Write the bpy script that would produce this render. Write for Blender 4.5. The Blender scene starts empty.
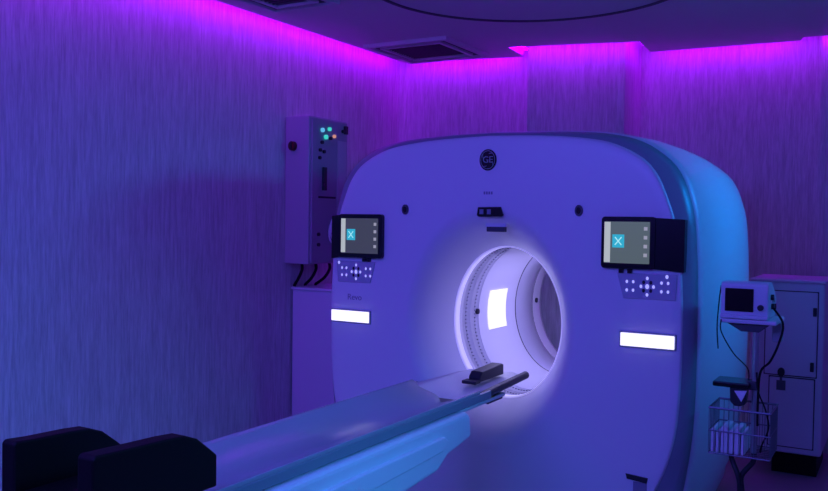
import bpy, bmesh, math, random
from mathutils import Vector, Matrix
random.seed(7)
PI = math.pi
SC = bpy.context.scene
COL = SC.collection
FLOOR = 0.12

# ------------------------------------------------------------------ materials
def mat(name, color, rough=.5, metal=0., emit=None, strength=0., spec=.5, bump=None, coat=0.):
    m = bpy.data.materials.new(name); m.use_nodes = True
    nt = m.node_tree; b = nt.nodes['Principled BSDF']
    b.inputs['Base Color'].default_value = (*color, 1)
    b.inputs['Roughness'].default_value = rough
    b.inputs['Metallic'].default_value = metal
    b.inputs['Specular IOR Level'].default_value = spec
    b.inputs['Coat Weight'].default_value = coat
    if emit:
        b.inputs['Emission Color'].default_value = (*emit, 1)
        b.inputs['Emission Strength'].default_value = strength
    if bump:
        sc, st = bump
        tc = nt.nodes.new('ShaderNodeTexCoord'); n = nt.nodes.new('ShaderNodeTexNoise')
        n.inputs['Scale'].default_value = sc; n.inputs['Detail'].default_value = 4
        bp = nt.nodes.new('ShaderNodeBump'); bp.inputs['Strength'].default_value = st
        bp.inputs['Distance'].default_value = .01
        nt.links.new(tc.outputs['Object'], n.inputs['Vector'])
        nt.links.new(n.outputs['Fac'], bp.inputs['Height'])
        nt.links.new(bp.outputs['Normal'], b.inputs['Normal'])
    return m

def wallpaper():
    m = bpy.data.materials.new('wallpaper'); m.use_nodes = True
    nt = m.node_tree; b = nt.nodes['Principled BSDF']; L = nt.links.new
    b.inputs['Roughness'].default_value = .75
    tc = nt.nodes.new('ShaderNodeTexCoord')
    def noise(sx, sz, detail, off):
        mp = nt.nodes.new('ShaderNodeMapping')
        mp.inputs['Scale'].default_value = (sx, sx, sz); mp.inputs['Location'].default_value = (off, off, off)
        n = nt.nodes.new('ShaderNodeTexNoise'); n.inputs['Scale'].default_value = 1
        n.inputs['Detail'].default_value = detail; n.inputs['Roughness'].default_value = .65
        L(tc.outputs['Object'], mp.inputs['Vector']); L(mp.outputs['Vector'], n.inputs['Vector'])
        return n.outputs['Fac']
    a = noise(120, 9, 5, 0); c = noise(45, 3.0, 3, 9.1)
    mx = nt.nodes.new('ShaderNodeMath'); mx.operation = 'ADD'; L(a, mx.inputs[0]); L(c, mx.inputs[1])
    r = nt.nodes.new('ShaderNodeMapRange')
    r.inputs['From Min'].default_value = .72; r.inputs['From Max'].default_value = 1.28
    L(mx.outputs[0], r.inputs['Value'])
    mc = nt.nodes.new('ShaderNodeMix'); mc.data_type = 'RGBA'
    mc.inputs['A'].default_value = (.46, .46, .46, 1); mc.inputs['B'].default_value = (.74, .74, .74, 1)
    L(r.outputs['Result'], mc.inputs['Factor']); L(mc.outputs['Result'], b.inputs['Base Color'])
    bp = nt.nodes.new('ShaderNodeBump'); bp.inputs['Strength'].default_value = .35; bp.inputs['Distance'].default_value = .004
    L(mx.outputs[0], bp.inputs['Height']); L(bp.outputs['Normal'], b.inputs['Normal'])
    return m

M = {
 'wallpaper': wallpaper(),
 'ceiling': mat('ceiling_paint', (.62, .62, .62), .8, bump=(40, .05)),
 'floor': mat('vinyl_floor', (.30, .30, .32), .35, bump=(60, .05)),
 'shell': mat('gantry_white_plastic', (.78, .78, .80), .34, bump=(300, .02)),
 'side': mat('gantry_side_plastic', (.72, .76, .80), .38, bump=(300, .02)),
 'bezel': mat('gantry_grey_band', (.28, .33, .38), .35),
 'bore': mat('bore_white_plastic', (.80, .80, .82), .22, coat=.3),
 'borering': mat('bore_grey_ring', (.50, .50, .56), .35),
 'seam': mat('dark_seam', (.05, .05, .07), .6),
 'black': mat('black_gloss_plastic', (.006, .006, .009), .22),
 'mattblack': mat('black_vinyl', (.003, .003, .004), .6, spec=.25, bump=(220, .12)),
 'dark': mat('dark_plastic', (.02, .02, .03), .45),
 'darkgrey': mat('dark_grey_plastic', (.06, .06, .08), .5),
 'pad': mat('mattress_vinyl', (.34, .35, .40), .22, bump=(90, .06)),
 'cradle': mat('cradle_plastic', (.62, .64, .70), .3),
 'edge': mat('cradle_grey_edge', (.20, .26, .30), .35),
 'white': mat('white_plastic', (.75, .75, .78), .4),
 'cab': mat('white_painted_steel', (.74, .74, .78), .42),
 'boxgrey': mat('grey_painted_steel', (.42, .42, .46), .45),
 'boxside': mat('grey_steel_front', (.30, .31, .36), .4),
 'metal': mat('brushed_metal', (.55, .56, .6), .3, .9),
 'wire': mat('wire_metal', (.16, .17, .2), .4, .6),
 'paper': mat('white_paper', (.85, .85, .88), .8),
 'label': mat('grey_label', (.10, .12, .14), .6),
 'barlight': mat('light_bar_diffuser', (.9, .9, .9), .4, emit=(.86, .80, 1.0), strength=1.35),
 'ringlight': mat('bore_ring_light', (.9, .9, .9), .4, emit=(.50, .45, 1.0), strength=.5),
 'boreglint': mat('bore_glint_glow', (.9, .9, .9), .4, emit=(.80, .78, 1.0), strength=.85),  # emission stands in for a reflection, no lamp sits here
 'led': mat('magenta_led', (.5, .5, .5), .5, emit=(.36, .0, 1.0), strength=20.),
 'ledgreen': mat('green_indicator', (.1, .4, .3), .4, emit=(.05, .75, .55), strength=.8),
 'ledcyan': mat('cyan_indicator', (.1, .4, .4), .4, emit=(.15, .65, .9), strength=.7),
 'ledamber': mat('amber_indicator', (.4, .2, .1), .4, emit=(.8, .35, .25), strength=.7),
 'screen': mat('lcd_grey', (.02, .02, .02), .25, emit=(.085, .115, .125), strength=1.),
 'screendark': mat('lcd_dark', (.02, .02, .02), .25, emit=(.045, .05, .075), strength=1.),
 'screenbar': mat('lcd_light_bar', (.1, .1, .1), .25, emit=(.42, .46, .46), strength=1.),
 'screendarkbar': mat('lcd_dim_bar', (.1, .1, .1), .25, emit=(.30, .30, .36), strength=1.),
 'icon': mat('lcd_cyan_icon', (.02, .1, .1), .25, emit=(.03, .40, .55), strength=1.),
 'iconmark': mat('lcd_icon_mark', (.1, .2, .2), .25, emit=(.35, .75, .8), strength=1.),
 'button': mat('backlit_button', (.7, .7, .8), .4, emit=(.42, .42, .85), strength=.9),
 'offscreen': mat('unlit_screen', (.012, .006, .012), .15),
 'ringshade': mat('ceiling_gap_shade', (.08, .08, .09), .6),  # dark tone painted for the shade in the ceiling gap
 'logomark': mat('logo_silver_green', (.30, .42, .36), .35),
 'rust': mat('dark_red_plastic', (.10, .01, .01), .5),
 'yellow': mat('yellow_plastic', (.45, .42, .10), .5),
 'printgrey': mat('grey_print', (.26, .26, .34), .6),
}

# ------------------------------------------------------------------ helpers
def obj(name, bm, m, parent=None, label=None, bevel=0, smooth=False, seg=2):
    bmesh.ops.recalc_face_normals(bm, faces=bm.faces)
    if parent is not None:
        r = parent
        while r.parent: r = r.parent
        bmesh.ops.translate(bm, verts=bm.verts, vec=-Vector(r.location))
    me = bpy.data.meshes.new(name); bm.to_mesh(me); bm.free()
    me.materials.append(M[m])
    if smooth:
        for p in me.polygons: p.use_smooth = True
    o = bpy.data.objects.new(name, me); COL.objects.link(o)
    if parent is not None: o.parent = parent
    if bevel:
        b = o.modifiers.new('bevel', 'BEVEL'); b.width = bevel; b.segments = seg; b.limit_method = 'ANGLE'
        b.angle_limit = math.radians(40)
    if label: o['label'] = label
    return o

def thing(name, label, cat, loc, group=None):
    o = bpy.data.objects.new(name, None); COL.objects.link(o); o.location = loc
    o.empty_display_size = .1
    o['label'] = label; o['category'] = cat
    if group: o['group'] = group
    return o

def tag(o, label, cat, group=None):
    o['label'] = label; o['category'] = cat
    if group: o['group'] = group
    return o

def struct(o): o['kind'] = 'structure'; return o

def box(bm, x0, x1, y0, y1, z0, z1):
    vs = [bm.verts.new((x, y, z)) for x in (x0, x1) for y in (y0, y1) for z in (z0, z1)]
    for f in ((0,1,3,2),(4,6,7,5),(0,4,5,1),(2,3,7,6),(0,2,6,4),(1,5,7,3)):
        bm.faces.new([vs[i] for i in f])
    return bm

def B(*a): return box(bmesh.new(), *a)

def prism(bm, pts, axis, a0, a1):
    """pts: 2D outline extruded along axis (0 x: pts=(y,z); 1 y: pts=(x,z); 2 z: pts=(x,y))"""
    def mk(p, a):
        if axis == 0: return (a, p[0], p[1])
        if axis == 1: return (p[0], a, p[1])
        return (p[0], p[1], a)
    A = [bm.verts.new(mk(p, a0)) for p in pts]; C = [bm.verts.new(mk(p, a1)) for p in pts]
    bm.faces.new(A); bm.faces.new(C[::-1])
    n = len(pts)
    for i in range(n): bm.faces.new([A[i], A[(i+1) % n], C[(i+1) % n], C[i]])
    return bm

def tube(bm, pts, r, n=10, closed=False):
    pts = [Vector(p) for p in pts]; rings = []; N = len(pts); up = None
    for i, p in enumerate(pts):
        if closed: d = pts[(i+1) % N] - pts[i-1]
        else: d = (pts[min(i+1, N-1)] - pts[max(i-1, 0)])
        d.normalize()
        if up is None:
            up = Vector((0, 0, 1)) if abs(d.z) < .9 else Vector((1, 0, 0))
        s = d.cross(up).normalized(); up = s.cross(d).normalized()
        rings.append([bm.verts.new(p + r*(math.cos(2*PI*k/n)*s + math.sin(2*PI*k/n)*up)) for k in range(n)])
    for i in range(N if closed else N-1):
        a, b = rings[i], rings[(i+1) % N]
        for k in range(n): bm.faces.new([a[k], a[(k+1) % n], b[(k+1) % n], b[k]])
    if not closed: bm.faces.new(rings[0]); bm.faces.new(rings[-1][::-1])
    return bm

def smooth_path(pts, n=6):
    P = [Vector(p) for p in pts]; P = [P[0]] + P + [P[-1]]; out = []
    for i in range(1, len(P)-2):
        for k in range(n):
            t = k/n; a, b, c, d = P[i-1:i+3]
            out.append(.5*((2*b) + (-a+c)*t + (2*a-5*b+4*c-d)*t*t + (-a+3*b-3*c+d)*t**3))
    out.append(P[-2]); return out

def cyl(bm, c, axis, r, l0, l1, n=24, rz=None):
    """cylinder around axis through c from l0 to l1 along that axis; rz second radius"""
    rz = rz or r
    pts = []
    for k in range(n):
        a = 2*PI*k/n; pts.append((math.cos(a)*r, math.sin(a)*rz))
    if axis == 0: prism(bm, [(c[1]+p[0], c[2]+p[1]) for p in pts], 0, l0, l1)
    elif axis == 1: prism(bm, [(c[0]+p[0], c[2]+p[1]) for p in pts], 1, l0, l1)
    else: prism(bm, [(c[0]+p[0], c[1]+p[1]) for p in pts], 2, l0, l1)
    return bm

def text_mesh(body, size, loc, rot, depth=.002, sx=1.):
    cu = bpy.data.curves.new('t', 'FONT'); cu.body = body; cu.size = size; cu.extrude = depth
    cu.align_x = 'CENTER'; cu.align_y = 'CENTER'
    o = bpy.data.objects.new('t', cu); COL.objects.link(o)
    dg = bpy.context.evaluated_depsgraph_get(); dg.update()
    me = bpy.data.meshes.new_from_object(o.evaluated_get(dg))
    bm = bmesh.new(); bm.from_mesh(me)
    bmesh.ops.transform(bm, verts=bm.verts, matrix=Matrix.Translation(loc) @ rot @ Matrix.Diagonal((sx, 1, 1, 1)))
    bpy.data.objects.remove(o); bpy.data.curves.remove(cu); bpy.data.meshes.remove(me)
    return bm
FRONT = Matrix.Rotation(PI/2, 4, 'X')        # text facing -y

# ------------------------------------------------------------------ the room
CZ = 3.35
edge = [(-1.975, -6.0), (-2.0, 2.38), (-.905, 2.60), (-.87, 2.17), (.155, 2.43), (.125, 2.88), (1.28, 2.95), (1.31, 2.83), (3.25, 3.0), (3.25, -6.0)]
wall = [(-2.13, -6.2), (-2.13, 2.51), (-.76, 2.76), (-.76, 2.34), (.01, 2.55), (.01, 3.03), (1.43, 3.10), (1.43, 2.97), (3.45, 3.13), (3.45, -6.2)]
def wall_piece(name, pts, thick):
    bm = bmesh.new(); n = len(pts)
    off = [(p[0]+thick[0], p[1]+thick[1]) for p in pts]
    ring = pts + off[::-1]
    prism(bm, ring, 2, FLOOR-.02, 3.66)
    return struct(obj(name, bm, 'wallpaper'))
wall_piece('wall_left', wall[0:2], (-.1, 0))
wall_piece('wall_back', [(-2.23, 2.51)] + wall[1:9], (0, 1.0))
wall_piece('wall_right', [(3.45, 3.2), (3.45, -6.2)], (.1, 0))
wall_piece('wall_rear', [(-2.23, -6.2), (3.55, -6.2)], (0, -.1))
struct(obj('floor', B(-2.23, 3.55, -6.3, 3.6, FLOOR-.06, FLOOR), 'floor'))
bm = prism(bmesh.new(), edge, 2, CZ, CZ+.09)
struct(obj('ceiling', bm, 'ceiling'))
struct(obj('ceiling', B(-2.23, 3.55, -6.3, 3.9, 3.60, 3.66), 'ceiling'))
# dark ring painting in the shadow gap around the round ceiling step
bm = bmesh.new(); n = 96; rr = []
for k in range(n):
    a = 2*PI*k/n
    rr.append([bm.verts.new((.03+math.cos(a)*r, .46+math.sin(a)*r, z)) for r, z in ((.985, CZ), (.985, CZ-.012), (1.005, CZ-.012), (1.005, CZ))])
for k in range(n):
    for j in range(4): bm.faces.new([rr[k][j], rr[k][(j+1) % 4], rr[(k+1) % n][(j+1) % 4], rr[(k+1) % n][j]])
struct(obj('gap_shade_1', bm, 'ringshade'))

# LED strips on the outer edge of the dropped ceiling, hidden in the cove
led_labels = ['magenta led strip glowing in the cove along the left wall',
  'magenta led strip in the cove between left corner and the wall column',
  'short magenta led strip in the cove on the left side of the column',
  'magenta led strip in the cove above the front of the wall column',
  'short magenta led strip in the cove on the right side of the column',
  'magenta led strip in the cove above the white cabinet',
  'short magenta led strip where the cove steps at the right corner',
  'magenta led strip in the cove right of the white cabinet']
for i in range(8):
    a, b = Vector(edge[i]), Vector(edge[i+1])
    d = (b-a).normalized(); nrm = Vector((-d.y, d.x))
    bm = bmesh.new(); q = [a + nrm*.001 + d*.05, b + nrm*.001 - d*.05, b + nrm*.045 - d*.05, a + nrm*.045 + d*.05]
    prism(bm, [tuple(v) for v in q], 2, CZ+.045, CZ+.060)
    tag(obj('led_strip', bm, 'led'), led_labels[i], 'light strip', 'magenta strips in the ceiling cove')

# ceiling cassette vent
def cassette(x0, x1, y0, y1, label):
    t = thing('ceiling_vent', label, 'vent', ((x0+x1)/2, (y0+y1)/2, CZ), None)
    bm = bmesh.new()
    w = .13
    # frame: four rails with a dark slot in each
    for a in ((x0, x1, y0, y0+.04), (x0, x1, y1-.04, y1), (x0, x0+.04, y0+.04, y1-.04), (x1-.04, x1, y0+.04, y1-.04)):
        box(bm, *a, CZ-.03, CZ)
    for a in ((x0+.10, x1-.10, y0+.10, y0+w), (x0+.10, x1-.10, y1-w, y1-.10), (x0+.10, x0+w, y0+w, y1-w), (x1-w, x1-.10, y0+w, y1-w)):
        box(bm, *a, CZ-.03, CZ)
    obj('frame', bm, 'ceiling', t)
    for a in ((x0+.04, x1-.04, y0+.04, y0+.10), (x0+.04, x1-.04, y1-.10, y1-.04), (x0+.04, x0+.10, y0+.10, y1-.10), (x1-.10, x1-.04, y0+.10, y1-.10)):
        obj('louvre', B(*a, CZ-.012, CZ), 'seam', t)
    g = obj('grille', B(x0+w, x1-w, y0+w, y1-w, CZ-.014, CZ), 'seam', t)
    bm = bmesh.new(); k = y0+w+.03
    while k < y1-w-.02:
        box(bm, x0+w, x1-w, k, k+.008, CZ-.022, CZ-.014); k += .04
    obj('slat', bm, 'darkgrey', g)
    return t
cassette(-1.90, -1.12, 1.55, 2.33, 'square four-way ceiling air vent in the left back corner')
cassette(-1.80, -1.25, -.45, .30, 'dark ceiling air vent cut off by the top edge of the photo')

# ------------------------------------------------------------------ the gantry
BC = (0., 1.30); RX, RZ = .35, .453; YR = .28
face_half = [(0, 2.379), (.30, 2.369), (.52, 2.35), (.70, 2.315), (.853, 2.240), (.935, 2.155), (.985, 2.05), (1.03, 1.92), (1.06, 1.75), (1.078, 1.55),
             (1.083, 1.30), (1.078, 1.05), (1.062, .85), (1.025, .68), (.967, .53), (.90, .40), (.82, .28), (.70, .19), (.35, .17), (0, .17)]
ridge_half = [(0, 2.405), (.40, 2.395), (.66, 2.372), (.845, 2.322), (.985, 2.225), (1.05, 2.135), (1.085, 2.04), (1.112, 1.93), (1.128, 1.75), (1.135, 1.55),
              (1.137, 1.30), (1.136, 1.05), (1.128, .85), (1.11, .68), (1.085, .52), (1.06, .40), (1.02, .28), (.95, .16), (.5, .14), (0, .14)]
def full(h): return h + [(-x, z) for x, z in h[-2:0:-1]]
def dense(poly, n=160):
    P = smooth_path([(x, 0, z) for x, z in poly + [poly[0]]], 8)
    # sample by angle around the bore centre
    out = []
    ang = [(math.atan2(p.z-BC[1], p.x-BC[0]), p) for p in P]
    for k in range(n):
        a = -PI + 2*PI*k/n; best = None
        dv = Vector((math.cos(a), 0, math.sin(a)))
        for i in range(len(P)-1):
            p, q = P[i], P[i+1]
            e = q-p; den = dv.x*e.z - dv.z*e.x
            if abs(den) < 1e-12: continue
            px, pz = p.x-BC[0], p.z-BC[1]
            t = (px*e.z - pz*e.x)/den; s = (px*dv.z - pz*dv.x)/den
            if t > 0 and -1e-6 <= s <= 1+1e-6 and (best is None or t > best): best = t
        out.append((BC[0]+dv.x*best, BC[1]+dv.z*best))
    return out
NA = 192
FO = dense(full(face_half), NA); RO = dense(full(ridge_half), NA)
def ell(s, k):
    a = -PI + 2*PI*k/NA; c, sn = math.cos(a), math.sin(a)
    r = 1/math.sqrt((c/(RX*s))**2 + (sn/(RZ*s))**2)
    return (BC[0]+c*r, BC[1]+sn*r)
def scl(O, s, dz=0): return [(x*s, BC[1]+(z-BC[1])*s+dz) for x, z in O]
def loft(bm, secs, close_last=False):
    rows = [[bm.verts.new((p[0], y, p[1])) for p in O] for O, y in secs]
    for a, b in zip(rows, rows[1:]):
        for k in range(NA): bm.faces.new([a[k], a[(k+1) % NA], b[(k+1) % NA], b[k]])
    if close_last: bm.faces.new(rows[-1])
    return bm
def facey(x, z):
    """depth of the front cover at (x, z)"""
    s = math.sqrt((x/RX)**2 + ((z-BC[1])/RZ)**2)
    t = min(1, max(0, (s-1)/.52)); return YR*(1-t)**1.9

gantry = thing('ct_scanner', 'white CT scanner gantry with glowing round bore and two touch displays', 'ct scanner', (0, .9, FLOOR))
bm = bmesh.new(); secs = []
for s in [1+.52*(i/14) for i in range(15)]:
    secs.append(([ell(s, k) for k in range(NA)], YR*(1-(s-1)/.52)**1.9))
E1 = [ell(1.52, k) for k in range(NA)]
for t in (.25, .5, .75, .93):
    secs.append(([(a[0]+(b[0]-a[0])*t, a[1]+(b[1]-a[1])*t) for a, b in zip(E1, scl(FO, .985))], 0.0))
secs += [(scl(FO, .988), .0005), (scl(FO, .995), .004), (FO, .014), (scl(FO, 1.002), .035)]
obj('front_cover', loft(bm, secs), 'shell', gantry, smooth=True)
bm = bmesh.new()
loft(bm, [(scl(FO, 1.0), .02), (scl(FO, 1.012), .03), ([((a[0]+b[0])/2, (a[1]+b[1])/2) for a, b in zip(scl(FO, 1.012), RO)], .062), (RO, .100), (scl(RO, .995), .112)])
obj('bezel', bm, 'bezel', gantry, 'grey band around the front cover', smooth=True)
bm = bmesh.new()
loft(bm, [(scl(RO, .985), .105), (scl(RO, 1.003), .112), (scl(RO, 1.012), .20), (scl(RO, 1.022, .002), .55), (scl(RO, 1.024), .95), (scl(RO, 1.018), 1.35),
          (scl(RO, 1.008), 1.62), (scl(RO, .988), 1.72), (scl(RO, .95), 1.77)])
rows = [([(a[0]+(b[0]-a[0])*t, a[1]+(b[1]-a[1])*t) for a, b in zip(scl(RO, .94), [ell(1.12, k) for k in range(NA)])], 1.77) for t in (0, .5, 1)]
loft(bm, rows)
obj('side_shell', bm, 'side', gantry, smooth=True)
obj('base_plate', B(-.95, .95, .15, 1.65, FLOOR, .20), 'darkgrey', gantry)
# the tunnel
def tunnel(secs, name, m, parent, label=None):
    bm = bmesh.new()
    loft(bm, [([ell(s, k) for k in range(NA)], y) for s, y in secs])
    return obj(name, bm, m, parent, label, smooth=True)
bore = tunnel([(1.0, YR+.065), (1.005, .39), (1.005, .395)], 'bore', 'bore', gantry)
tunnel([(1.0, YR-.001), (.982, YR+.001), (.980, YR+.02), (.982, YR+.06), (1.0, YR+.065)], 'ring_light', 'ringlight', bore, 'glowing ring light around the bore entrance')
tunnel([(1.005, .395), (1.015, .397), (1.015, .498), (1.005, .50), (1.005, .52), (1.015, .522), (1.015, .623), (1.005, .625)], 'detector_window', 'borering', bore)
tunnel([(1.005, .625), (1.005, .63), (1.005, 1.215)], 'bore_liner', 'bore', bore)
tunnel([(1.005, 1.215), (1.02, 1.216), (1.02, 1.229), (1.005, 1.23)], 'seam', 'seam', bore)
tunnel([(1.005, 1.23), (.995, 1.235), (.99, 1.52), (1.0, 1.525)], 'rear_liner', 'borering', bore)
tunnel([(1.0, 1.525), (1.012, 1.527), (1.012, 1.535), (1.0, 1.536)], 'seam', 'seam', bore)
tunnel([(1.0, 1.536), (1.0, 1.66), (1.04, 1.73), (1.12, 1.771)], 'rear_flare', 'bore', bore)
# ribbed dots of the detector window
bm = bmesh.new()
for k in range(0, 120):
    a = 2*PI*k/120
    for yy in (.448, .573):
        c = Vector((math.cos(a)*RX*1.010, yy, BC[1]+math.sin(a)*RZ*1.010)); e = .004
        box(bm, c.x-e, c.x+e, yy-.007, yy+.007, c.z-e, c.z+e)
o = obj('perforation', bm, 'boxside', bore); o['kind'] = 'stuff'
# small dark sensors inside
for (yy, a) in ((.60, PI-.03), (1.60, PI-.03)):
    x, z = math.cos(a)*RX*.99, BC[1]+math.sin(a)*RZ*.99
    obj('sensor', cyl(bmesh.new(), (x, yy, z), 0, .018, x-.01, x+.008, 12), 'dark', bore)
# glowing patch standing in for a reflection on the left tunnel wall
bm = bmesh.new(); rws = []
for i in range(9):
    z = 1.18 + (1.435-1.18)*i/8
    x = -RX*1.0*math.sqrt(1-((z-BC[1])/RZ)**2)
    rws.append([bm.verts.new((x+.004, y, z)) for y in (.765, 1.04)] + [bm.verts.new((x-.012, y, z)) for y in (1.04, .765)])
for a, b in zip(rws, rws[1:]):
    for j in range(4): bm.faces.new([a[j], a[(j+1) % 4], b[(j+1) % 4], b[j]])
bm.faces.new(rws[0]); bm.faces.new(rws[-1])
obj('bore_glint', bm, 'boreglint', bore, 'bright reflection on the inner wall of the bore, made as a glowing patch')

# logo roundel
LX, LZ = -.003, 2.242
lg = obj('emblem', cyl(bmesh.new(), (LX, 0, LZ), 1, .052, -.006, .004, 40, .060), 'black', gantry, 'round dark maker emblem')
bm = bmesh.new()
ringpts = [(LX+.043*math.cos(2*PI*k/40), -.008, LZ+.051*math.sin(2*PI*k/40)) for k in range(40)]
tube(bm, ringpts, .0018, 6, True)
for k in range(4):
    a0 = PI/4 + k*PI/2
    tube(bm, [(LX+(.043-.014*t)*math.cos(a0+t*.55), -.008, LZ+(.051-.016*t)*math.sin(a0+t*.55)) for t in (0, .3, .6, 1)], .0018, 6)
obj('emblem_ring', bm, 'logomark', lg)
obj('emblem_letters', text_mesh('GE', .052, (LX, -.007, LZ), FRONT, .0015), 'logomark', lg)
# sensors
for s in (-.54, .535):
    q = obj('camera_sensor', cyl(bmesh.new(), (s, 0, 1.96), 1, .021, -.012, .004, 24, .030), 'darkgrey', gantry)
    obj('lens', cyl(bmesh.new(), (s, 0, 1.96), 1, .012, -.015, -.011, 20, .018), 'black', q)
# caption and small readout above the bore
bm = bmesh.new()
for k in range(4): box(bm, -.028+k*.015, -.018+k*.015, -.0015, .001, 2.048, 2.064)
obj('printed_mark', bm, 'printgrey', gantry)
ro = obj('readout', prism(bmesh.new(), [(-.060, 1.976), (-.066, 1.93), (-.055, 1.922), (.085, 1.922), (.098, 1.932), (.082, 1.978)], 1, -.008, .002), 'black', gantry, bevel=.002)
for xx in (-.036, .010):
    obj('icon', B(xx-.012, xx+.012, -.010, -.0075, 1.936, 1.964), 'printgrey', ro)
sl = obj('laser_slot', B(-.005, .105, -.006, .03, 1.838, 1.868), 'darkgrey', gantry, bevel=.004)
obj('slot_rim', prism(bmesh.new(), [(-.012, 1.866), (.112, 1.866), (.118, 1.886), (-.006, 1.886)], 1, -.008, .02), 'white', sl)
# badge low on the right
bg = obj('badge', prism(bmesh.new(), [(.815, .598), (.93, .590), (.925, .562), (.822, .572)], 1, -.006, .004), 'dark', gantry)
obj('sticker', B(.855, .925, -.003, .004, .47, .562), 'printgrey', bg)
obj('caption', text_mesh('Revo', .052, (-.90, -.0008, 1.415), FRONT, .0008, 1.0), 'printgrey', gantry)

def rrect(x0, x1, z0, z1, r, n=5):
    pts = []
    for cx, cz, a0 in ((x1-r, z1-r, 0), (x0+r, z1-r, PI/2), (x0+r, z0+r, PI), (x1-r, z0+r, 3*PI/2)):
        for k in range(n+1):
            a = a0 + PI/2*k/n; pts.append((cx+r*math.cos(a), cz+r*math.sin(a)))
    return pts
def display(x0, x1, xo, sx0, sx1, dark):
    """x0..x1 the front plate, xo the outer end of the wrap piece"""
    z0, z1 = 1.662, 1.930
    h = obj('display', prism(bmesh.new(), rrect(x0, x1, z0, z1, .018), 1, -.030, .004), 'black', gantry, bevel=.003)
    xa, xb = (x1-.02, xo) if xo > x1 else (x0+.02, xo)
    bm = bmesh.new()
    prof = [(xa, -.027), (xa, .05), (xb, .05), (xb, -.012)]
    vs = []
    for (x, y), zt, zb in zip(prof, (z1-.004, z1-.004, z1-.012, z1-.012), (z0+.004, z0+.004, z0-.01, z0-.01)):
        vs.append((bm.verts.new((x, y, zb)), bm.verts.new((x, y, zt))))
    bm.faces.new([v[0] for v in vs]); bm.faces.new([v[1] for v in vs][::-1])
    for i in range(4):
        a, b = vs[i], vs[(i+1) % 4]; bm.faces.new([a[0], b[0], b[1], a[1]])
    obj('housing', bm, 'black', h, bevel=.003)
    w = sx1-sx0
    s = obj('screen', B(sx0, sx1, -.0315, -.029, z0+.028, z1-.026), 'screendark' if dark else 'screen', h)
    obj('side_menu', B(sx0, sx0+.032, -.0325, -.0312, z0+.032, z1-.028), 'screenbar', h)
    zc = (z0+z1)/2+.008; ic = sx0+.043
    obj('icon', B(ic, ic+.062, -.0328, -.0312, zc-.034, zc+.034), 'icon', h)
    bm = bmesh.new()
    tube(bm, [(ic+.014, -.0335, zc-.02), (ic+.048, -.0335, zc+.02)], .003, 4); tube(bm, [(ic+.014, -.0335, zc+.02), (ic+.048, -.0335, zc-.02)], .003, 4)
    obj('icon_mark', bm, 'iconmark', h)
    for k in range(4):
        obj('menu_entry', B(sx1-.03, sx1-.012, -.0325, -.0312, z1-.07-k*.045, z1-.052-k*.045), 'screendarkbar', h)
    for k in (0, 1):
        xx = sx0+.075+k*.045 if x0 > 0 else sx0+.15+k*.032
        obj('knob', B(xx, xx+.022, -.02, .002, z0-.022, z0-.002), 'black', h)
    return h
display(.668, .948, 1.088, .685, .920, False)
display(-1.005, -.688, -1.072, -.985, -.715, True)

def panel(x0, x1, mirror):
    zt, zb = 1.640, 1.508
    p = obj('control_panel', prism(bmesh.new(), [(x0, zt), (x1, zt), (x1-.005 if not mirror else x1-.035, zb), (x0+.035 if not mirror else x0+.012, zb)], 1, -.008, .004), 'borering', gantry, bevel=.003)
    xc = (x0+x1)/2+.005; zc = (zt+zb)/2
    def dot(x, z, r=.0066, m='button'):
        obj('button', cyl(bmesh.new(), (x, 0, z), 1, r, -.009, -.004, 10, r*1.3), m, p)
    for sx in (-1, 1):
        for (dx, dz) in ((.072, .022), (.072, -.022), (.105, .022), (.105, -.022)):
            dot(xc+sx*dx, zc+dz)
    for a in range(4):
        dot(xc+.032*math.cos(a*PI/2), zc+.042*math.sin(a*PI/2), .007)
    for a in range(4):
        dot(xc+.026*math.cos(PI/4+a*PI/2), zc+.030*math.sin(PI/4+a*PI/2), .008, 'dark')
    dot(xc, zc, .010)
    dot(x1-.05 if not mirror else x0+.02, zt-.012, .008)
panel(.748, 1.055, False); panel(-1.035, -.748, True)

for x0, x1 in ((.776, 1.050), (-1.063, -.785)):
    f = obj('light_bar', B(x0-.008, x1+.008, -.010, .02, 1.256, 1.338), 'bezel', gantry, 'glowing white status light bar', bevel=.004)
    obj('diffuser', B(x0, x1, -.018, -.009, 1.264, 1.331), 'barlight', f, bevel=.003)

# ------------------------------------------------------------------ patient table
table = thing('patient_table', 'long patient table with blue vinyl cradle reaching into the scanner bore', 'patient table', (0, -1.9, FLOOR))
def lofty(bm, secs, cap=True):
    rows = [[bm.verts.new((x, y, z)) for x, z in O] for O, y in secs]; n = len(rows[0])
    for a, b in zip(rows, rows[1:]):
        for k in range(n): bm.faces.new([a[k], a[(k+1) % n], b[(k+1) % n], b[k]])
    if cap: bm.faces.new(rows[0]); bm.faces.new(rows[-1][::-1])
    return bm
def cup(w, ztop, dip, th, n=14):
    top = []; bot = []
    for k in range(n+1):
        t = -1+2*k/n; x = t*w
        z = ztop - dip*(1-t*t)
        top.append((x, z))
        bot.append((x*.985, z-th if abs(t) < .99 else ztop-th))
    return top + bot[::-1]
# plastic cradle shell
secs = [(cup(.205, 1.028,   .062, .020), y) for y in (-2.62, -2.0, -1.2, -.45)]
secs += [(cup(.195, 1.026, .030, .028), -.25), (cup(.180, 1.026, .024, .026), 0.0), (cup(.150, 1.028, .018, .022), .12), (cup(.09, 1.030, .01, .018), .165)]
cr = obj('cradle', lofty(bmesh.new(), secs), 'cradle', table, smooth=True)
cr.data.polygons.foreach_set('use_smooth', [True]*len(cr.data.polygons))
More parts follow.
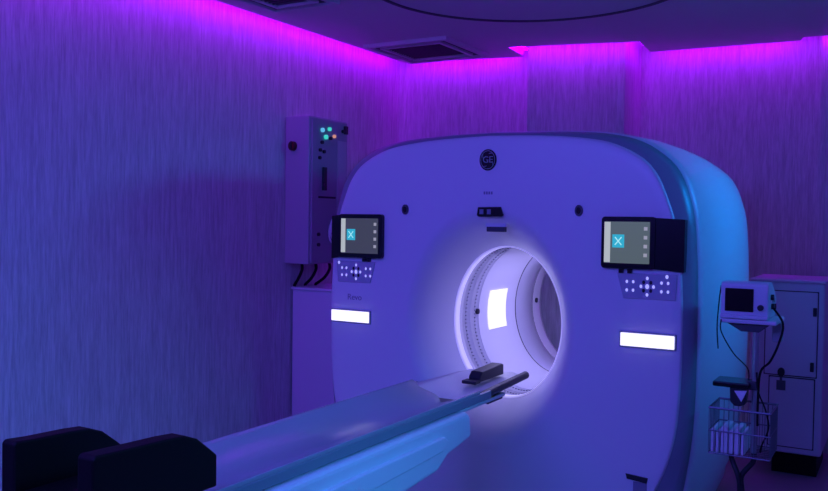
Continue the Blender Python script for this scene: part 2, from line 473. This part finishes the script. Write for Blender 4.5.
# vinyl mattress on the cradle, rounded at the head end
bm = bmesh.new(); n = 22; rowsT = []
def ymax(t):  return -.47 - .20*math.exp(-((t-.45)/.45)**2)*1.0 + .03*(t < -.8)
N = 16
for i in range(n+1):
    row = []
    for k in range(N+1):
        t = -1+2*k/N; y = -2.60 + (ymax(t)+2.60)*i/n
        row.append((t*.222, y, 1.048 - .055*(1-t*t)))
    rowsT.append(row)
top = [[bm.verts.new(p) for p in r] for r in rowsT]; bot = [[bm.verts.new((p[0], p[1], p[2]-.022)) for p in r] for r in rowsT]
for i in range(n):
    for k in range(N):
        bm.faces.new([top[i][k], top[i][k+1], top[i+1][k+1], top[i+1][k]]); bm.faces.new([bot[i][k], bot[i+1][k], bot[i+1][k+1], bot[i][k+1]])
for i in range(n):
    bm.faces.new([top[i][0], top[i+1][0], bot[i+1][0], bot[i][0]]); bm.faces.new([top[i][N], bot[i][N], bot[i+1][N], top[i+1][N]])
for k in range(N):
    bm.faces.new([top[0][k], bot[0][k], bot[0][k+1], top[0][k+1]]); bm.faces.new([top[n][k], top[n][k+1], bot[n][k+1], bot[n][k]])
obj('mattress', bm, 'pad', table, bevel=.006, smooth=True)
# grey edge rails of the cradle
for s in (-1, 1):
    obj('edge_rail', prism(bmesh.new(), [(s*.205, 1.030), (s*.226, 1.030), (s*.228, .992), (s*.205, .985)], 1, -2.62, -.40), 'edge', table, bevel=.004)
    obj('side_rail', prism(bmesh.new(), [(s*.18, .985), (s*.218, .985), (s*.214, .966), (s*.18, .966)], 1, -2.62, -.20), 'white', table, bevel=.004)
obj('coupling_rod', tube(bmesh.new(), [(.205, -.47, 1.010), (.200, .11, 1.030)], .022, 14), 'dark', table, 'dark rod along the edge of the cradle end', smooth=False)
lb = obj('latch', B(.14, .21, -.40, -.22, .955, .985), 'dark', table, bevel=.004)
obj('latch_tip', B(.195, .213, -.38, -.33, .972, .987), 'yellow', lb)
hk = obj('headrest_catch', prism(bmesh.new(), [(-.20, 1.02), (-.20, 1.05), (-.17, 1.075), (.09, 1.085), (.11, 1.078), (.11, 1.02)], 0, -.005, .065), 'dark', table, 'dark block on the head end of the cradle', bevel=.006)
obj('catch_lip', B(-.02, .065, -.255, -.19, 1.015, 1.034), 'dark', hk, bevel=.004)
# base housing under the cradle
def housing_profile(x): return x
bm = bmesh.new()
side = [(-2.95, .985), (-.74, .985), (-.70, .965), (-.69, .855), (-.93, .820), (-1.02, .77), (-1.38, .745), (-2.95, .62)]
prism(bm, side, 0, -.262, .262)
base = obj('side_cover', bm, 'side', table, bevel=.022, seg=3)
for s in (-1, 1):
    obj('side_groove', prism(bmesh.new(), [(-2.8, .915), (-1.0, .925), (-.965, .90), (-1.02, .862), (-2.8, .80)], 0, min(s*.258, s*.284), max(s*.258, s*.284)), 'side', base, bevel=.006)
obj('carriage', B(-.17, .17, -2.7, -.55, .955, .992), 'darkgrey', table)
obj('pedestal', B(-.20, .20, -2.55, -1.45, FLOOR+.06, .76), 'darkgrey', table, bevel=.02)
obj('base_plate', B(-.26, .26, -2.7, -1.1, FLOOR, FLOOR+.07), 'white', table, bevel=.015)
obj('lift_bellows', B(-.19, .19, -1.55, -1.30, .55, .77), 'dark', table, bevel=.01)

# black padded rest standing on the near end of the table
rest = thing('padded_rest', 'black padded rest with two raised side bolsters on the near table end', 'cushion', (0, -2.65, 1.05))
for s, dy, dz in ((1, 0, 0), (-1, -.02, -.028)):
    ln = .46 if s > 0 else .395
    yf = -2.365+dy
    pr = [(yf, 1.05), (yf, 1.150+dz), (yf-.03, 1.175+dz), (yf-.085, 1.218+dz), (yf-.135, 1.238+dz), (yf-.20, 1.243+dz), (yf-.33, 1.247+dz), (yf-ln, 1.252+dz), (yf-ln-.01, 1.243+dz), (yf-ln-.01, 1.05)]
    x0, x1 = (.135, .20) if s > 0 else (-.262, -.20)
    obj('side_bolster', prism(bmesh.new(), pr, 0, x0, x1), 'mattblack', rest, bevel=.012, seg=3)
obj('base_pad', B(-.20, .135, -2.79, -2.47, 1.05, 1.075), 'mattblack', rest, bevel=.01)

# ------------------------------------------------------------------ wall box on the left wall
wb = thing('control_box', 'tall grey electrical box with indicator lights mounted on the left wall', 'electrical box', (-2.13, 1.07, 1.55))
obj('body', B(-2.13, -1.90, .83, 1.33, 1.55, 2.685), 'boxgrey', wb, bevel=.008)
fp = obj('front_panel', B(-1.90, -1.882, .85, 1.31, 1.565, 2.67), 'boxside', wb, bevel=.004)
X = -1.882
for (y, z, r, m) in ((.965, 2.585, .022, 'ledcyan'), (1.055, 2.60, .020, 'ledgreen'), (1.01, 2.535, .024, 'ledgreen'), (.96, 2.49, .018, 'dark'), (1.07, 2.53, .018, 'dark'), (1.12, 2.55, .018, 'ledamber'), (1.24, 2.60, .02, 'dark')):
    obj('indicator_light' if 'led' in m else 'push_button', cyl(bmesh.new(), (0, y, z), 0, r*.75, X, X+.018, 14), m, fp)
for (y, z) in ((.94, 2.43), (.99, 2.42), (.935, 2.37), (1.0, 2.215), (.93, 1.70), (.93, 1.78)):
    obj('push_button', cyl(bmesh.new(), (0, y, z), 0, .014, X, X+.014, 12), 'dark', fp)
obj('switch', B(X, X+.02, .975, 1.015, 2.12, 2.30), 'dark', fp, bevel=.003)
obj('slot', B(X, X+.006, .93, 1.15, 2.06, 2.075), 'dark', fp)
obj('hatch', B(X, X+.008, 1.17, 1.29, 1.72, 2.52), 'boxgrey', fp, bevel=.003)
obj('lock', B(X, X+.02, 1.255, 1.295, 2.58, 2.645), 'dark', fp, bevel=.003)
bm = bmesh.new()
tube(bm, [(X+.012+.0006*k, 1.10+.05*math.cos(k*.5)*(1-k*.006), 1.78+.09*math.sin(k*.5)*(1-k*.006)+.002*k) for k in range(34)], .007, 8)
obj('coiled_cord', bm, 'white', fp, smooth=True)
kb = obj('knob', cyl(bmesh.new(), (-2.045, 0, 2.455), 1, .030, .795, .83, 20, .036), 'rust', wb)
obj('knob_grip', B(-2.052, -2.038, .785, .797, 2.425, 2.485), 'dark', kb)
# cabinet below it
lc = thing('low_cabinet', 'plain waist-high cabinet against the left wall below the electrical box', 'cabinet', (-1.86, 1.25, FLOOR))
obj('body', B(-2.115, -1.60, .92, 1.55, FLOOR+.06, 1.345), 'cab', lc, bevel=.006)
obj('top', B(-2.12, -1.59, .905, 1.56, 1.345, 1.365), 'cab', lc, bevel=.004)
obj('plinth', B(-2.10, -1.62, .95, 1.53, FLOOR, FLOOR+.06), 'dark', lc)
obj('door', B(-1.60, -1.585, .93, 1.54, FLOOR+.08, 1.33), 'boxgrey', lc, bevel=.003)
for k, (x, y, s, t) in enumerate(((-2.06, .96, .05, 'black cable dropping from the wall box, nearest the wall'), (-2.0, 1.06, .08, 'black cable curving from the middle of the wall box to the cabinet top'), (-1.94, 1.16, .11, 'black cable curving from the outer edge of the wall box to the cabinet top'))):
    bm = tube(bmesh.new(), smooth_path([(x, y, 1.552), (x+.005, y, 1.50), (x-s*.3, y-.02, 1.43), (x-s, y-.02, 1.380), (x-s-.005, y-.02, 1.368)]), .012, 8)
    tag(obj('cable', bm, 'mattblack', smooth=True), t, 'cable', 'cables under the electrical box')

# ------------------------------------------------------------------ white equipment cabinet
ec = thing('equipment_cabinet', 'white steel equipment cabinet with two door panels beside the right end of the scanner', 'cabinet', (1.36, 2.5, FLOOR))
x0, x1, y0, y1 = 1.075, 1.560, 2.20, 2.84
obj('body', B(x0, x1, y0, y1, .275, 1.495), 'cab', ec, bevel=.015)
obj('top_cap', B(x0-.01, x1+.008, y0-.01, y1, 1.495, 1.515), 'cab', ec, bevel=.006)
d1 = obj('door', B(1.18, x1-.045, y0-.014, y0, .835, 1.430), 'cab', ec, bevel=.006)
d2 = obj('door', B(1.215, x1-.055, y0-.014, y0, .325, .815), 'cab', ec, bevel=.006)
obj('door_gap', B(1.173, x1-.038, y0-.003, y0, .828, 1.437), 'seam', d1)
obj('door_gap', B(1.208, x1-.048, y0-.003, y0, .318, .822), 'seam', d2)
obj('latch', B(1.488, 1.512, y0-.03, y0-.012, 1.265, 1.325), 'dark', d1, bevel=.003)
obj('latch', B(1.478, 1.502, y0-.03, y0-.012, .875, .94), 'dark', d1, bevel=.003)
obj('lock', cyl(bmesh.new(), (1.292, 0, .855), 1, .024, y0-.03, y0-.012, 16, .032), 'dark', d1)
obj('label_plate', B(1.262, 1.322, y0-.018, y0-.013, .725, .795), 'label', d2)
obj('hook', B(1.283, 1.299, y0-.022, y0-.013, .795, .825), 'label', d2)
obj('plinth', B(x0+.16, x1-.03, y0+.05, y1-.04, FLOOR, .275), 'mattblack', ec)

# ------------------------------------------------------------------ monitor cart
Y = -.05
cart = thing('monitor_cart', 'slim rolling cart with pole and wire basket standing right of the scanner', 'cart', (1.40, .06, FLOOR))
pole = (1.428, .03)
obj('pole', cyl(bmesh.new(), (pole[0], pole[1], 0), 2, .014, .79, 1.44, 16), 'metal', cart, smooth=False)
obj('shelf', B(1.275, 1.53, -.07, .22, 1.425, 1.445), 'white', cart, bevel=.006)
obj('shelf_bracket', prism(bmesh.new(), [(1.30, 1.425), (1.50, 1.425), (1.45, 1.385), (1.37, 1.385)], 1, -.04, .16), 'darkgrey', cart)
obj('tray', B(1.245, 1.412, -.05, .12, 1.110, 1.135), 'black', cart, bevel=.006)
obj('tray_arm', B(1.40, 1.44, .0, .04, 1.10, 1.14), 'darkgrey', cart)
# basket
bx0, bx1, by0, by1, bz0, bz1 = 1.235, 1.512, -.06, .20, .785, 1.005
bm = bmesh.new()
for z in (bz1, bz1-.11, bz0):
    tube(bm, [(bx0, by0, z), (bx1, by0, z), (bx1, by1, z), (bx0, by1, z)], .0035 if z != bz1 else .006, 6, True)
for k in range(13):
    x = bx0+(bx1-bx0)*k/12
    for y in (by0, by1): tube(bm, [(x, y, bz0), (x, y, bz1)], .0016, 5)
for k in range(1, 8):
    y = by0+(by1-by0)*k/8
    for x in (bx0, bx1): tube(bm, [(x, y, bz0), (x, y, bz1)], .0022, 5)
    tube(bm, [(bx0, y, bz0), (bx1, y, bz0)], .0022, 5)
obj('basket', bm, 'wire', cart)
for k, xx in enumerate((1.325, 1.425)):
    obj('leg', tube(bmesh.new(), smooth_path([(xx, .06, .785), (xx+(-.0 if k == 0 else .0), .06, .74), (1.36+.012*k+.0, .04+.02*k, .66), (1.368+.01*k, .05, .58), (1.37+.01*k, .05, .40), (1.37+.01*k, .05, .2)]), .013, 8), 'dark', cart, smooth=True)
for k in range(5):
    a = 2*PI*k/5+.3; ex, ey = 1.375+.24*math.cos(a)*.75, .06+.24*math.sin(a)
    ft = obj('foot', tube(bmesh.new(), [(1.375, .06, .215), (ex, ey, .185)], .014, 8), 'dark', cart)
    obj('caster', cyl(bmesh.new(), (ex, 0, FLOOR+.028), 1, .028, ey-.012, ey+.012, 16), 'black', ft)
    obj('caster_fork', B(ex-.008, ex+.008, ey-.006, ey+.006, FLOOR+.045, .185), 'dark', ft)
# contents of the basket: white spines
bk = [(1.244, .016, .90), (1.267, .016, .885), (1.290, .030, .912), (1.327, .018, .90), (1.352, .024, .908), (1.383, .014, .895)]
names = ['leftmost', 'second from left', 'third from left', 'third from right', 'second from right', 'rightmost']
for (x, w, z), nm in zip(bk, names):
    b0 = thing('booklet', 'white booklet standing on edge in the wire basket, %s of the row' % nm, 'booklet', (x+w/2, .05, bz0+.004), 'booklets in the wire basket')
    obj('cover', B(x, x+w, -.048, .13, bz0+.004, z), 'paper', b0, bevel=.002)
    obj('pages', B(x+.003, x+w-.003, -.045, .128, z-.004, z+.001), 'paper', b0)
# cup-like dispenser below the tray
dp = obj('dispenser', prism(bmesh.new(), [(1.322, 1.110), (1.400, 1.110), (1.392, 1.03), (1.370, 1.02), (1.345, 1.02), (1.325, 1.04)], 1, -.03, .05), 'dark', cart, bevel=.003)
obj('nozzle', prism(bmesh.new(), [(1.345, 1.095), (1.402, 1.100), (1.378, 1.045)], 1, -.042, -.03), 'paper', dp, 'white front piece')
# patient monitor on the shelf
pm = thing('patient_monitor', 'small white patient monitor with a dark screen on top of the cart', 'monitor', (1.40, .08, 1.445))
bm = prism(bmesh.new(), [(-.060, 1.448), (-.060, 1.612), (-.045, 1.622), (.06, 1.622), (.17, 1.575), (.20, 1.54), (.20, 1.448)], 0, 1.275, 1.49)
obj('body', bm, 'side', pm, bevel=.008)
sc_ = obj('screen', B(1.296, 1.425, -.067, -.058, 1.482, 1.592), 'offscreen', pm, bevel=.003)
obj('chin', B(1.275, 1.49, -.072, -.055, 1.448, 1.468), 'side', pm, bevel=.004)
obj('knob', cyl(bmesh.new(), (1.457, 0, 1.505), 1, .014, -.075, -.058, 14), 'dark', pm)
for (y, z, m) in ((.03, 1.55, 'dark'), (.09, 1.535, 'white'), (.05, 1.505, 'dark'), (.12, 1.50, 'dark')):
    obj('connector', cyl(bmesh.new(), (0, y, z), 0, .014, 1.49, 1.503, 12), m, pm)
obj('power_supply', B(1.492, 1.535, .08, .16, 1.33, 1.424), 'boxgrey', cart, bevel=.005)  # power supply hung under the shelf
# cables of the cart
def cable(pts, r, label, m='mattblack'):
    tag(obj('cable', tube(bmesh.new(), smooth_path(pts, 8), r, 8), m, smooth=True), label, 'cable', 'cables of the monitor cart')
cable([(1.503, .02, 1.50), (1.549, .0, 1.43), (1.536, -.02, 1.34), (1.50, -.02, 1.25), (1.455, 0, 1.19), (1.447, 0, 1.05), (1.448, .0, .93)], .0055, 'thick black cable looping from the monitor side down to the pole')
cable([(1.283, -.075, 1.44), (1.285, -.075, 1.38), (1.34, -.06, 1.28), (1.40, -.03, 1.21), (1.407, -.02, 1.15)], .003, 'thin dark cable running diagonally from the shelf corner to the tray')
cable([(1.270, -.02, 1.60), (1.262, -.02, 1.53), (1.255, -.02, 1.40), (1.262, -.02, 1.29)], .003, 'thin cable hanging straight down at the left of the monitor')
cable([(1.44, -.01, 1.19), (1.45, -.02, 1.10), (1.485, -.03, 1.02), (1.50, -.02, .93), (1.47, 0, .84), (1.46, .02, .80)], .004, 'thin dark cable curling from the pole into the basket')

# ------------------------------------------------------------------ lights
def area(name, loc, target, size, sizey, color, energy):
    l = bpy.data.lights.new(name, 'AREA'); l.shape = 'RECTANGLE'; l.size = size; l.size_y = sizey
    l.color = color; l.energy = energy
    o = bpy.data.objects.new(name, l); COL.objects.link(o); o.location = loc
    d = Vector(target) - Vector(loc); o.rotation_euler = d.to_track_quat('-Z', 'Y').to_euler()
    return o
area('blue_ceiling_light', (.2, -4.2, 3.2), (-.2, 0, 1.0), 3.0, 1.2, (.10, .095, 1.0), 125)
area('azure_wall_light', (3.3, 1.3, 2.9), (1.15, .85, 1.95), 1.0, .4, (.0, .30, 1.0), 8).data.spread = math.radians(62)
area('azure_table_light', (2.9, -1.9, 2.5), (.3, -1.7, .6), .6, .4, (.05, .36, 1.0), 7).data.spread = math.radians(62)
area('bore_fill', (0, .9, 1.70), (0, .9, 1.2), .25, 1.0, (.42, .38, 1.0), 6.2)  # added fill that brightens the bore interior, not a fixture
w = bpy.data.worlds.new('world'); SC.world = w; w.use_nodes = True
w.node_tree.nodes['Background'].inputs[0].default_value = (.10, .06, .6, 1)
w.node_tree.nodes['Background'].inputs[1].default_value = .02

# ------------------------------------------------------------------ camera
cd = bpy.data.cameras.new('camera'); cam = bpy.data.objects.new('camera', cd); COL.objects.link(cam)
cd.sensor_width = 36; cd.lens = 846.8*36/828
yaw, pitch, roll = -.5288, -.0283, .0143
f = Vector((math.sin(yaw)*math.cos(pitch), math.cos(yaw)*math.cos(pitch), math.sin(pitch)))
r0 = f.cross(Vector((0, 0, 1))).normalized(); u0 = r0.cross(f)
r = math.cos(roll)*r0 + math.sin(roll)*u0; u = -math.sin(roll)*r0 + math.cos(roll)*u0
mw = Matrix((r, u, -f)).transposed().to_4x4(); mw.translation = Vector((2.053, -4.334, 1.8893))
cam.matrix_world = mw
SC.camera = cam
vs = SC.view_settings; vs.view_transform = 'Standard'; vs.look = 'None'; vs.exposure = 0; vs.gamma = 1; vs.use_curve_mapping = False
